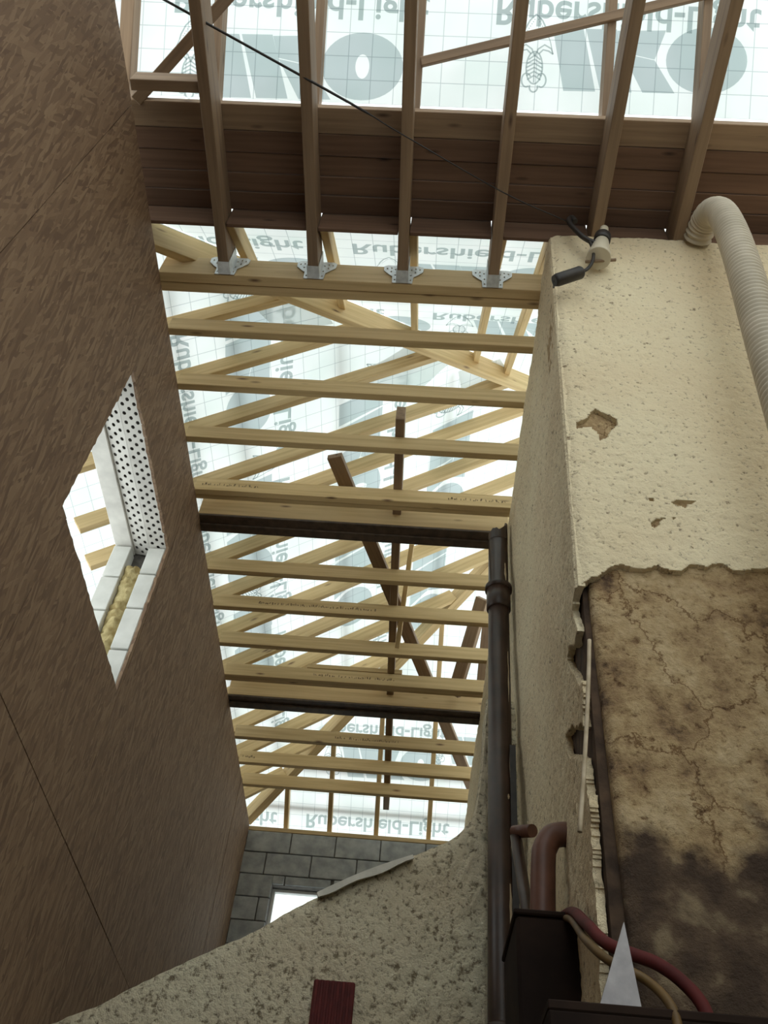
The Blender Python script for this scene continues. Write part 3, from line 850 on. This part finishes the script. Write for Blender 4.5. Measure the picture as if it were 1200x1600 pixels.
membrane('F', [(-1.95, 8.85, zFH(8.85) + lF), (4.9, 8.85, zFH(8.85) + lF), (ax, ay, zFH(ay) + lF)], (1, 0, 0), 'white printed membrane of the far hip above the block wall')
membrane('M', [(XO, 1.55, zM(1.55) + lM), (2.9, 1.55, zM(1.55) + lM), (2.9, -1.9, zM(-1.9) + lM), (XO, -1.9, zM(-1.9) + lM)], (1, 0, 0), 'white printed membrane of the near roof at the top with large logos')
me = bpy.data.meshes.new('roof_membrane')
me.from_pydata([(ax, ay, zL(ax) + lL), (5.2, 2.2, L0 + 0.1), (5.2, 8.6, L0 + 0.1)], [], [(0, 1, 2)]); me.materials.append(M_MEM)
o = link_obj('roof_membrane', me); tag(o, 'white membrane of the right slope hidden behind the cream wall', 'roofing membrane')

def child_on(k, me, name, mat, mw_local_pts, inkdz=-0.004):
    root, mw = MEM[k]
    o = link_obj(name, me, mat, root)
    return o
def text_mesh(body):
    cu = bpy.data.curves.new('printed_text', 'FONT'); cu.body = body; cu.size = 1.0; cu.offset = 0.018
    ob = bpy.data.objects.new('txt', cu); COL.objects.link(ob); bpy.context.view_layer.update()
    me = bpy.data.meshes.new_from_object(ob.evaluated_get(bpy.context.evaluated_depsgraph_get()))
    bpy.data.objects.remove(ob); bpy.data.curves.remove(cu)
    xs = [v.co.x for v in me.vertices]; x0 = min(xs); w = max(xs) - x0
    for v in me.vertices: v.co.x = (v.co.x - x0) / w; v.co.y /= w
    me.materials.append(M_INK); me.name = 'printed_text'
    return me
TXT = text_mesh('Rubershield-Light')
def place(k, me, name, pa, pb, length=1.0):
    """lay a unit-width print on membrane k so that local x runs pa->pb (pixels)"""
    root, mw = MEM[k]
    A = on_roof(*pa, k, LIFT[k] - 0.006); B = on_roof(*pb, k, LIFT[k] - 0.006)
    n = Vector(PL[k][0]).normalized(); x = V(B) - V(A); s = x.length / length; x.normalize(); y = n.cross(x)
    m = Matrix.Translation(V(A)) @ Matrix((x, y, n)).transposed().to_4x4() @ Matrix.Scale(s, 4)
    o = bpy.data.objects.new(name, me); COL.objects.link(o); o.parent = root
    o.matrix_local = mw.inverted() @ m
    return o
# logo: three slanted letters and the bee emblem
def logo_mesh():
    bm = bmesh.new()
    def poly(p):
        bm.faces.new([bm.verts.new((x, y, 0)) for x, y in p])
    poly([(0, 0), (0.49, 0), (0.72, 1), (0.21, 1)])
    poly([(0.53, 0), (1.02, 0), (1.30, 1), (0.80, 1)])
    poly([(1.03, 0.02), (1.80, 0.0), (1.64, 0.47), (1.12, 0.36)])
    poly([(1.13, 0.38), (1.64, 0.48), (1.98, 1.0), (1.47, 1.0)])
    cx, cy = 2.46, 0.47; nseg = 40
    o_ = [bm.verts.new((cx + 0.64 * math.cos(2 * math.pi * i / nseg), cy + 0.53 * math.sin(2 * math.pi * i / nseg), 0)) for i in range(nseg)]
    i_ = [bm.verts.new((cx + 0.11 * math.cos(2 * math.pi * i / nseg), cy + 0.19 * math.sin(2 * math.pi * i / nseg), 0)) for i in range(nseg)]
    for i in range(nseg):
        j = (i + 1) % nseg; bm.faces.new((o_[i], o_[j], i_[j], i_[i]))
    me = bpy.data.meshes.new('printed_logo'); bm.to_mesh(me); bm.free(); me.materials.append(M_INK2)
    return me
def stroke(bm, pts, w):
    P = [Vector((x, y, 0)) for x, y in pts]; L = []
    for i, p in enumerate(P):
        t = (P[min(i + 1, len(P) - 1)] - P[max(i - 1, 0)]).normalized(); n = Vector((-t.y, t.x, 0)) * w / 2
        L.append((bm.verts.new(p + n), bm.verts.new(p - n)))
    for (a, b), (c, d) in zip(L, L[1:]): bm.faces.new((a, b, d, c))
def arc(cx, cy, rx, ry, a0, a1, n=20):
    return [(cx + rx * math.cos(math.radians(a0 + (a1 - a0) * i / n)), cy + ry * math.sin(math.radians(a0 + (a1 - a0) * i / n))) for i in range(n + 1)]
def bee_mesh():
    bm = bmesh.new(); w = 0.025
    c = -0.27
    stroke(bm, arc(c, 0.64, 0.13, 0.26, 0, 360), w)                                # body
    for k in range(6):
        yk = 0.46 + 0.065 * k
        hw = 0.13 * math.sqrt(max(0.05, 1 - ((yk - 0.64) / 0.26) ** 2))
        stroke(bm, [(c - hw, yk + 0.05), (c, yk - 0.02), (c + hw, yk + 0.05)], w)
    stroke(bm, [(c, 0.40), (c, 0.88)], w * 0.8)
    stroke(bm, arc(c - 0.12, 0.84, 0.075, 0.11, 60, 330), w); stroke(bm, arc(c + 0.12, 0.84, 0.075, 0.11, -150, 120), w)
    stroke(bm, arc(c, 0.95, 0.065, 0.08, -20, 200), w)
    for s in (-1, 1):                                                              # wings and hood
        stroke(bm, [(c, 0.46), (c + s * 0.05, 0.34), (c + s * 0.15, 0.27), (c + s * 0.26, 0.33), (c + s * 0.29, 0.42)], w)
        stroke(bm, [(c + s * 0.06, 0.42), (c + s * 0.13, 0.35), (c + s * 0.22, 0.37), (c + s * 0.29, 0.42)], w)
        stroke(bm, [(c, -0.22), (c + s * 0.10, -0.12), (c + s * 0.17, 0.02), (c + s * 0.19, 0.10)], w)
        for q in range(6):
            a = q / 5; x = c + s * (0.03 + 0.11 * a); y = -0.14 + 0.18 * a
            stroke(bm, [(x, y), (x + 0.012, y + 0.012)], 0.016)
        stroke(bm, [(c + s * 0.19, 0.10), (c + s * 0.24, 0.22), (c + s * 0.29, 0.42)], w * 0.6)
    me = bpy.data.meshes.new('printed_bee_emblem'); bm.to_mesh(me); bm.free(); me.materials.append(M_INK)
    return me
LOGO, BEE = logo_mesh(), bee_mesh()
def logo(k, pa, pb, units):
    place(k, LOGO, 'printed_logo', pa, pb, units); place(k, BEE, 'printed_bee_emblem', pa, pb, units)
# near roof
for (a, b) in (((275, -20), (672, -4)), ((778, -2), (1190, 16))): place('M', TXT, 'printed_text', a, b)
logo('M', (326, 52), (424, 54), 1.0); logo('M', (864, 44), (962, 46), 1.0); logo('M', (-212, 40), (-114, 42), 1.0)
# near hip
for (a, b) in (((550, 381), (935, 399)), ((92, 359), (472, 377)), ((677, 489), (985, 505)), ((300, 470), (600, 484))): place('N', TXT, 'printed_text', a, b)
logo('N', (631, 411), (716, 415), 1.0); logo('N', (250, 395), (335, 399), 1.0); logo('N', (740, 500), (815, 504), 1.0); logo('N', (440, 486), (515, 490), 1.0)
# left slope, print runs away from the viewer
for (a, b) in (((462, 430), (452, 705)), ((452, 745), (446, 962)), ((446, 985), (444, 1150)), ((640, 560), (618, 800)), ((618, 830), (602, 1010)), ((292, 520), (318, 760)), ((322, 800), (345, 990))): place('L', TXT, 'printed_text', a, b)
for (a, b) in (((425, 470), (423, 540)), ((425, 740), (424, 800)), ((425, 930), (425, 975)), ((600, 600), (596, 665)), ((585, 820), (582, 870)), ((740, 640), (732, 700)), ((700, 840), (695, 885))): logo('L', a, b, 1.0)
# far hip
for (a, b) in (((498, 1128), (698, 1140)), ((479, 1272), (702, 1288)), ((205, 1252), (433, 1270)), ((740, 1290), (960, 1306))): place('F', TXT, 'printed_text', a, b)
logo('F', (535, 1165), (585, 1168), 1.0); logo('F', (700, 1150), (745, 1153), 1.0)

# battens fixed outside the membranes, seen as soft grey bands
def batten(k, pa, pb, label, ext=0.0, w=0.045):
    A = V(on_roof(*pa, k, LIFT[k] + 0.02)); B = V(on_roof(*pb, k, LIFT[k] + 0.02)); d = (B - A).normalized()
    o = beam('roof_batten', A - d * ext, B + d * ext, w, 0.025, M_BROWN, up=PL[k][0]); tag(o, label, 'batten', 'battens outside the membranes')
LB = ['leftmost', 'second from the left', 'third from the left', 'rightmost']
for i, (u, v) in enumerate([(312, 800), (392, 830), (532, 800), (682, 860)]):
    X = float(on_roof(u, v, 'L', lL)[0]); 
    o = beam('roof_batten', (X, 2.5 + max(0, (X + 1.6) * 0.81), zL(X) + lL + 0.045), (X, 8.3 - max(0, X + 1.6), zL(X) + lL + 0.045), 0.034, 0.025, M_BROWN, up=upL)
    tag(o, 'roof batten showing as a grey band through the left slope membrane, %s' % LB[i], 'batten', 'battens outside the membranes')
for i, (u, v) in enumerate([(560, 1272), (600, 1212), (640, 1100)]):
    Y = float(on_roof(u, v, 'F', lF)[1])
    x0 = -1.5 + (8.52 - Y)
    o = beam('roof_batten', (x0, Y, zFH(Y) + lF + 0.025), (1.6, Y, zFH(Y) + lF + 0.025), 0.045, 0.025, M_BROWN, up=upF)
    tag(o, 'roof batten showing as a level grey band through the far hip membrane, %s' % ['lowest', 'middle', 'topmost'][i], 'batten', 'battens outside the membranes')

# loose second layers of membrane by the hip
def flap(k, pts, label, dz=-0.012):
    mw = roof_frame(k, on_roof(*pts[0], k, LIFT[k] + dz), (0, 1, 0) if k == 'L' else (1, 0, 0)); inv = mw.inverted()
    vv = [inv @ V(on_roof(u, v, k, LIFT[k] + dz)) for u, v in pts]
    me = bpy.data.meshes.new('membrane_flap'); bm = bmesh.new()
    bm.faces.new([bm.verts.new((p.x, p.y, 0.0)) for p in vv])
    bmesh.ops.triangulate(bm, faces=bm.faces[:]); bmesh.ops.subdivide_edges(bm, edges=bm.edges[:], cuts=3, use_grid_fill=True)
    for v in bm.verts: v.co.z = -0.02 * (0.5 + 0.5 * math.sin(v.co.x * 9) * math.cos(v.co.y * 11))
    bm.to_mesh(me); bm.free(); me.materials.append(M_MEM)
    for p in me.polygons: p.use_smooth = True
    o = bpy.data.objects.new('membrane_flap', me); COL.objects.link(o); o.matrix_world = mw
    tag(o, label, 'membrane flap')
flap('L', [(385, 470), (500, 478), (520, 505), (470, 512), (426, 508)], 'grey doubled flap of membrane beside the upper hip rafter')
flap('L', [(545, 590), (600, 560), (635, 540), (700, 570), (650, 612), (560, 605)], 'grey folded flap of membrane hanging below the hip rafter near the middle')
flap('L', [(715, 580), (780, 560), (800, 590), (755, 620), (720, 620)], 'small grey membrane flap below the hip rafter near the cream wall')
flap('L', [(560, 1052), (600, 1030), (640, 1010), (640, 1040), (600, 1066)], 'small pale flap of membrane near the timber offcut')

# ================================================================== PIPES, CABLES AND LOOSE THINGS
# soil pipe
pp0, pp1 = np.array([0.487, 4.0, 5.96]), np.array([0.487, 4.0, 0.0])
pipe = empty('soil_pipe', (0.487, 4.0, 0)); tag(pipe, 'tall black cast iron soil pipe with chipped paint in the wall corner', 'pipe')
tube('pipe_shaft', [(0.487, 4.0, 0.0), (0.487, 4.0, 5.90)], 0.062, M_PIPE, pipe, 28)
# broken rim at the top
bm = bmesh.new(); n = 28; lo_, hi_ = [], []
for k in range(n):
    a = 2 * math.pi * k / n; c, s = math.cos(a), math.sin(a)
    hgt = 0.02 + 0.13 * max(0, math.cos(a - 0.2)) ** 1.5 + 0.03 * rnd.random()
    lo_.append((bm.verts.new((0.063 * c, 0.063 * s, 5.86)), bm.verts.new((0.05 * c, 0.05 * s, 5.86))))
    hi_.append((bm.verts.new((0.063 * c, 0.063 * s, 5.90 + hgt)), bm.verts.new((0.05 * c, 0.05 * s, 5.90 + hgt))))
for k in range(n):
    j = (k + 1) % n
    bm.faces.new((lo_[k][0], lo_[j][0], hi_[j][0], hi_[k][0])); bm.faces.new((lo_[j][1], lo_[k][1], hi_[k][1], hi_[j][1])); bm.faces.new((hi_[k][0], hi_[j][0], hi_[j][1], hi_[k][1]))
me = bpy.data.meshes.new('broken_rim'); bm.to_mesh(me); bm.free()
link_obj('broken_rim', me, M_PIPE, pipe)
zc = float(at_y(772, 935, 4.0)[2])
tube('collar', [(0.487, 4.0, zc - 0.10), (0.487, 4.0, zc - 0.09), (0.487, 4.0, zc + 0.055), (0.487, 4.0, zc + 0.06)], [0.062, 0.073, 0.073, 0.062], M_PIPE, pipe, 28)
tube('collar_bead', [(0.487, 4.0, zc + 0.055), (0.487, 4.0, zc + 0.065), (0.487, 4.0, zc + 0.09), (0.487, 4.0, zc + 0.10)], [0.064, 0.083, 0.083, 0.064], M_PIPE, pipe, 28)
zc2 = 2.92
tube('collar_bead', [(0.487, 4.0, zc2), (0.487, 4.0, zc2 + 0.015), (0.487, 4.0, zc2 + 0.05), (0.487, 4.0, zc2 + 0.06)], [0.064, 0.078, 0.078, 0.064], M_PIPE, pipe, 28)
# dark strip put in as the shadow line right of the pipe
box('shadow_strip', (0.045, -0.05, 0.3), (0.075, 0.02, 4.30), M_BLACK, pipe)
for q, (zz, aa, hh, ww) in enumerate([(5.55, -0.9, .16, .012), (4.75, -0.75, .35, .008), (4.20, -0.7, .22, .009), (3.70, -0.7, .30, .010), (3.42, -0.95, .28, .014), (3.25, -0.65, .24, .008), (5.30, -1.0, .03, .012), (4.0, -1.0, .03, .010), (3.05, -0.8, .20, .010)]):
    bm = bmesh.new(); L = []
    for k in range(9):
        t = k / 8; zq = zz + hh * (t - 0.5); w_ = ww * (0.4 + math.sin(math.pi * t)) * rnd.uniform(0.6, 1.2) / 0.061; a0 = aa + rnd.uniform(-0.05, 0.05)
        L.append([bm.verts.new((0.0632 * math.cos(a), 0.0632 * math.sin(a), zq)) for a in (a0 - w_ / 2, a0, a0 + w_ / 2)])
    for a, b in zip(L, L[1:]):
        for k in range(2): bm.faces.new((a[k], a[k + 1], b[k + 1], b[k]))
    me = bpy.data.meshes.new('paint_chip'); bm.to_mesh(me); bm.free(); link_obj('paint_chip', me, M_FLAKE, pipe)

pipe.location.x = 0.404; pipe.rotation_euler.y = 0.0141
# flexible duct, upper right
dpx = [(1090, 372, 2.02), (1100, 348, 1.93), (1112, 332, 1.85), (1127, 334, 1.80), (1142, 360, 1.77), (1158, 405, 1.75), (1174, 458, 1.74), (1198, 540, 1.73), (1235, 660, 1.72)]
last = at_y(1290, 840, 1.72)
path = smooth_path([at_y(u, v, y) for u, v, y in dpx] + [last, last + np.array([0.03, 0, -0.8]), (last[0] + 0.05, 1.72, 0.01)], 14)
cum = [0]
for a, b in zip(path, path[1:]): cum.append(cum[-1] + (b - a).length)
tot = cum[-1]; nst = int(tot / 0.0042); newp, rad = [], []
for i in range(nst + 1):
    s = tot * i / nst; j = max(0, min(len(cum) - 2, int(np.searchsorted(cum, s)) - 1)); f = (s - cum[j]) / max(1e-6, cum[j + 1] - cum[j])
    newp.append(path[j].lerp(path[j + 1], f)); rad.append(0.067 + 0.0065 * math.cos(2 * math.pi * s / 0.032))
duct = tube('flexible_duct', newp, rad, M_DUCT, None, 28)
tag(duct, 'beige ribbed flexible duct bending down the cream wall at the right', 'duct')

# wall lamp with cable and connector on the cream wall
lamp = empty('lamp_fitting', at_y(938, 405, 1.99)); tag(lamp, 'dangling lamp holder with cream cone and black cable on the cream wall', 'lamp holder')
c0, c1 = at_y(935, 404, 1.97), at_y(942, 368, 1.96)
tube('cone', [c0, c0 + (c1 - c0) * 0.1, c0 + (c1 - c0) * 0.75], [0.060, 0.058, 0.034], M_CREAMP, lamp, 20)
tube('cap', [c0 + (c1 - c0) * 0.7, c0 + (c1 - c0) * 0.95], [0.042, 0.042], M_BLACK, lamp, 20)
tube('tip', [c0 + (c1 - c0) * 0.95, c0 + (c1 - c0) * 1.3, c0 + (c1 - c0) * 1.32], [0.026, 0.022, 0.008], M_CREAMP, lamp, 16)
b0 = at_y(915, 409, 1.98); b1 = at_y(962, 406, 1.98)
tube('base_lip', [b0, b1], 0.008, M_BROWN, lamp, 10)
cab = smooth_path([at_y(u, v, 1.95) for u, v in [(940, 378), (928, 379), (912, 371), (900, 360), (891, 350), (889, 343), (894, 340), (899, 346)]], 6)
tube('cable', cab, 0.0135, M_BLACK, lamp, 12)
cab = smooth_path([at_y(u, v, 1.95) for u, v in [(908, 366), (920, 376), (927, 392), (926, 408), (918, 420), (910, 424)]], 6)
tube('cable', cab, 0.0085, M_BLACK, lamp, 12)
k0, k1 = at_y(912, 424, 1.94), at_y(866, 439, 1.96)
tube('connector', [k0, k0 + (k1 - k0) * 0.06, k0 + (k1 - k0) * 0.12, k0 + (k1 - k0) * 0.9, k1], [0.014, 0.026, 0.031, 0.031, 0.026], M_BLACK, lamp, 18)
tube('wire_tail', [k1, at_y(865, 449, 2.03)], 0.005, M_BLACK, lamp, 8)

# overhead wire
wp = [at_z(225, -18, H + 0.10), at_z(545, 160, H - 0.02), at_z(620, 205, H - 0.03), at_z(785, 300, H - 0.03), at_z(886, 346, H - 0.03)]
wire = tube('overhead_wire', smooth_path(wp, 6), [0.0065] * 8 + [0.0035] * 17, M_BLACK, None, 8); tag(wire, 'thin black wire slung diagonally under the overhead joists', 'wire')
tw = tube('vertical_wire', smooth_path([at_y(u, v, 2.03) for u, v in [(921, 1000), (919, 1080), (914, 1180), (910, 1240), (906, 1300)]], 6), 0.006, M_FLAKE, None, 8)
tag(tw, 'thin pale wire hanging down the damaged wall corner', 'wire')

# waste pipes low on the right wall
wz = lambda u, v, y: at_y(u, v, y)
wy = pix_poly_B([(884, 1304)])[0][0]
pts = [wz(846, 1640, wy), wz(848, 1430, wy), wz(849, 1345, wy), wz(852, 1324, wy), wz(862, 1308, wy), wz(876, 1304, wy), wz(888, 1304.5, wy), wz(897, 1305, wy)]
o = tube('waste_pipe', smooth_path(pts, 8), 0.040, M_REDPIPE, None, 20); tag(o, 'reddish brown bent waste pipe entering the cream wall low down', 'pipe')
pts = [wz(803, 1300, 3.45), wz(815, 1299, 3.42), wz(832, 1298, 3.36)]
root = empty('overflow_pipe', pts[0]); tag(root, 'short brown overflow stub with slanting pipe beside the soil pipe', 'pipe')
tube('stub', pts, 0.026, M_REDPIPE, root, 16)
tube('slanting_pipe', [wz(806, 1306, 3.45), wz(826, 1440, 3.30), wz(846, 1620, 3.15)], 0.024, M_PIPE, root, 16)
# dark tank at the bottom
lo = wz(806, 1428, 2.55); hi = wz(893, 1428, 2.55)
tank = box('storage_tank', (lo[0], 2.55, 0.0), (hi[0] + 0.02, 2.88, lo[2]), M_BOXM, None, 0.01)
tag(tank, 'black storage tank standing below the bent waste pipe', 'tank')
tw_ = (hi[0] + 0.02 - lo[0]) / 2
box('tank_lid', (-tw_ - 0.006, -0.171, lo[2]), (tw_ + 0.006, 0.171, lo[2] + 0.016), M_BOXM, tank, 0.004)

# ledge with pale triangular piece; red and ochre reflection arcs built as tubes
pT = [wz(975, 1440, 1.90), wz(938, 1568, 1.90), wz(1003, 1576, 1.90)]
zb = min(pT[1][2], pT[2][2])
ledge = box('ledge_box', (0.30, 1.885, 0.0), (1.10, 1.995, zb - 0.02), M_BOXM, None, 0.004)
tag(ledge, 'low dark box in front of the bare wall carrying the pale triangular piece', 'box')
box('top_board', (-0.40, -0.055, zb - 0.02), (0.40, 0.055, zb - 0.001), M_BOXM, ledge, 0.003)
bm = bmesh.new()
f0 = [bm.verts.new(V((p[0] - pT[1][0], 0, max(p[2], zb) - zb))) for p in pT]; f1 = [bm.verts.new(v.co + Vector((0, 0.012, 0))) for v in f0]
bm.faces.new(f0); bm.faces.new(f1[::-1])
for i in range(3): bm.faces.new((f0[i], f1[i], f1[(i + 1) % 3], f0[(i + 1) % 3]))
bmesh.ops.recalc_face_normals(bm, faces=bm.faces[:])
me = bpy.data.meshes.new('pale_triangle'); bm.to_mesh(me); bm.free()
o = link_obj('pale_triangle', me, M_TRIANGLE); o.location = V((pT[1][0], 1.90, zb)); tag(o, 'pointed pale grey triangular piece at the bottom right', 'triangular piece')
hp = smooth_path([wz(u, v, y) for u, v, y in [(868, 1440, 2.95), (893, 1425, 2.5), (915, 1442, 2.15), (945, 1472, 2.02), (985, 1490, 1.97), (1025, 1505, 1.955), (1065, 1533, 1.95), (1100, 1575, 1.94), (1118, 1640, 1.93)]], 8)
o = tube('red_reflection_arc', hp, 0.014, M_REDREFL, None, 16); tag(o, 'dark red reflection arc built as a tube behind the pale triangular piece', 'reflection arc')
hp = smooth_path([wz(u, v, y) for u, v, y in [(860, 1450, 2.95), (888, 1435, 2.5), (915, 1468, 2.1), (950, 1500, 1.98), (1010, 1532, 1.95), (1050, 1575, 1.90), (1065, 1640, 1.87)]], 8)
o = tube('ochre_reflection_arc', hp, 0.010, M_OCHRE, None, 16); tag(o, 'ochre reflection arc built as a tube below the dark red arc', 'reflection arc')

# dark red ribbed clay block set in the raked wall
r0, r1 = wz(491, 1529, YC - 0.03), wz(556, 1529, YC - 0.03)
root = empty('clay_block', (r0[0], YC - 0.03, r0[2])); tag(root, 'dark red ribbed clay block set in the raked roughcast wall', 'clay block')
wd = r1[0] - r0[0]
me = boxes_mesh('block_body', [((0, 0, -0.22), (wd, 0.12, 0))], 0.006); link_obj('block_body', me, M_REDBRICK, root)
for k in range(7):
    me = boxes_mesh('rib', [((0.008 + k * (wd - 0.016) / 7, -0.008, -0.218), (0.008 + (k + 0.55) * (wd - 0.016) / 7, 0.002, -0.004))], 0.002); link_obj('rib', me, M_REDBRICK, root)
# felt strip lapped over the rake
bm = bmesh.new(); L = []
for i in range(13):
    u = 495 + (645 - 495) * i / 12; v = 1394 + (1335 - 1394) * i / 12
    p = wz(u, v - 4 * math.sin(math.pi * i / 12), YC - 0.05); q = wz(u + 2, v + 7 + 2 * math.sin(i), YC - 0.055); r = p + np.array([0, 0.2, 0.02])
    L.append([bm.verts.new(V(r - p * 0)), bm.verts.new(V(p)), bm.verts.new(V(q))])
for a, b in zip(L, L[1:]):
    for k in range(2): bm.faces.new((a[k], a[k + 1], b[k + 1], b[k]))
me = bpy.data.meshes.new('felt_strip'); bm.to_mesh(me); bm.free()
o = link_obj('felt_strip', me, M_FELT); tag(o, 'pale felt strip lapped over the sloping top of the raked wall', 'felt strip')
sol = o.modifiers.new('thickness', 'SOLIDIFY'); sol.thickness = 0.006
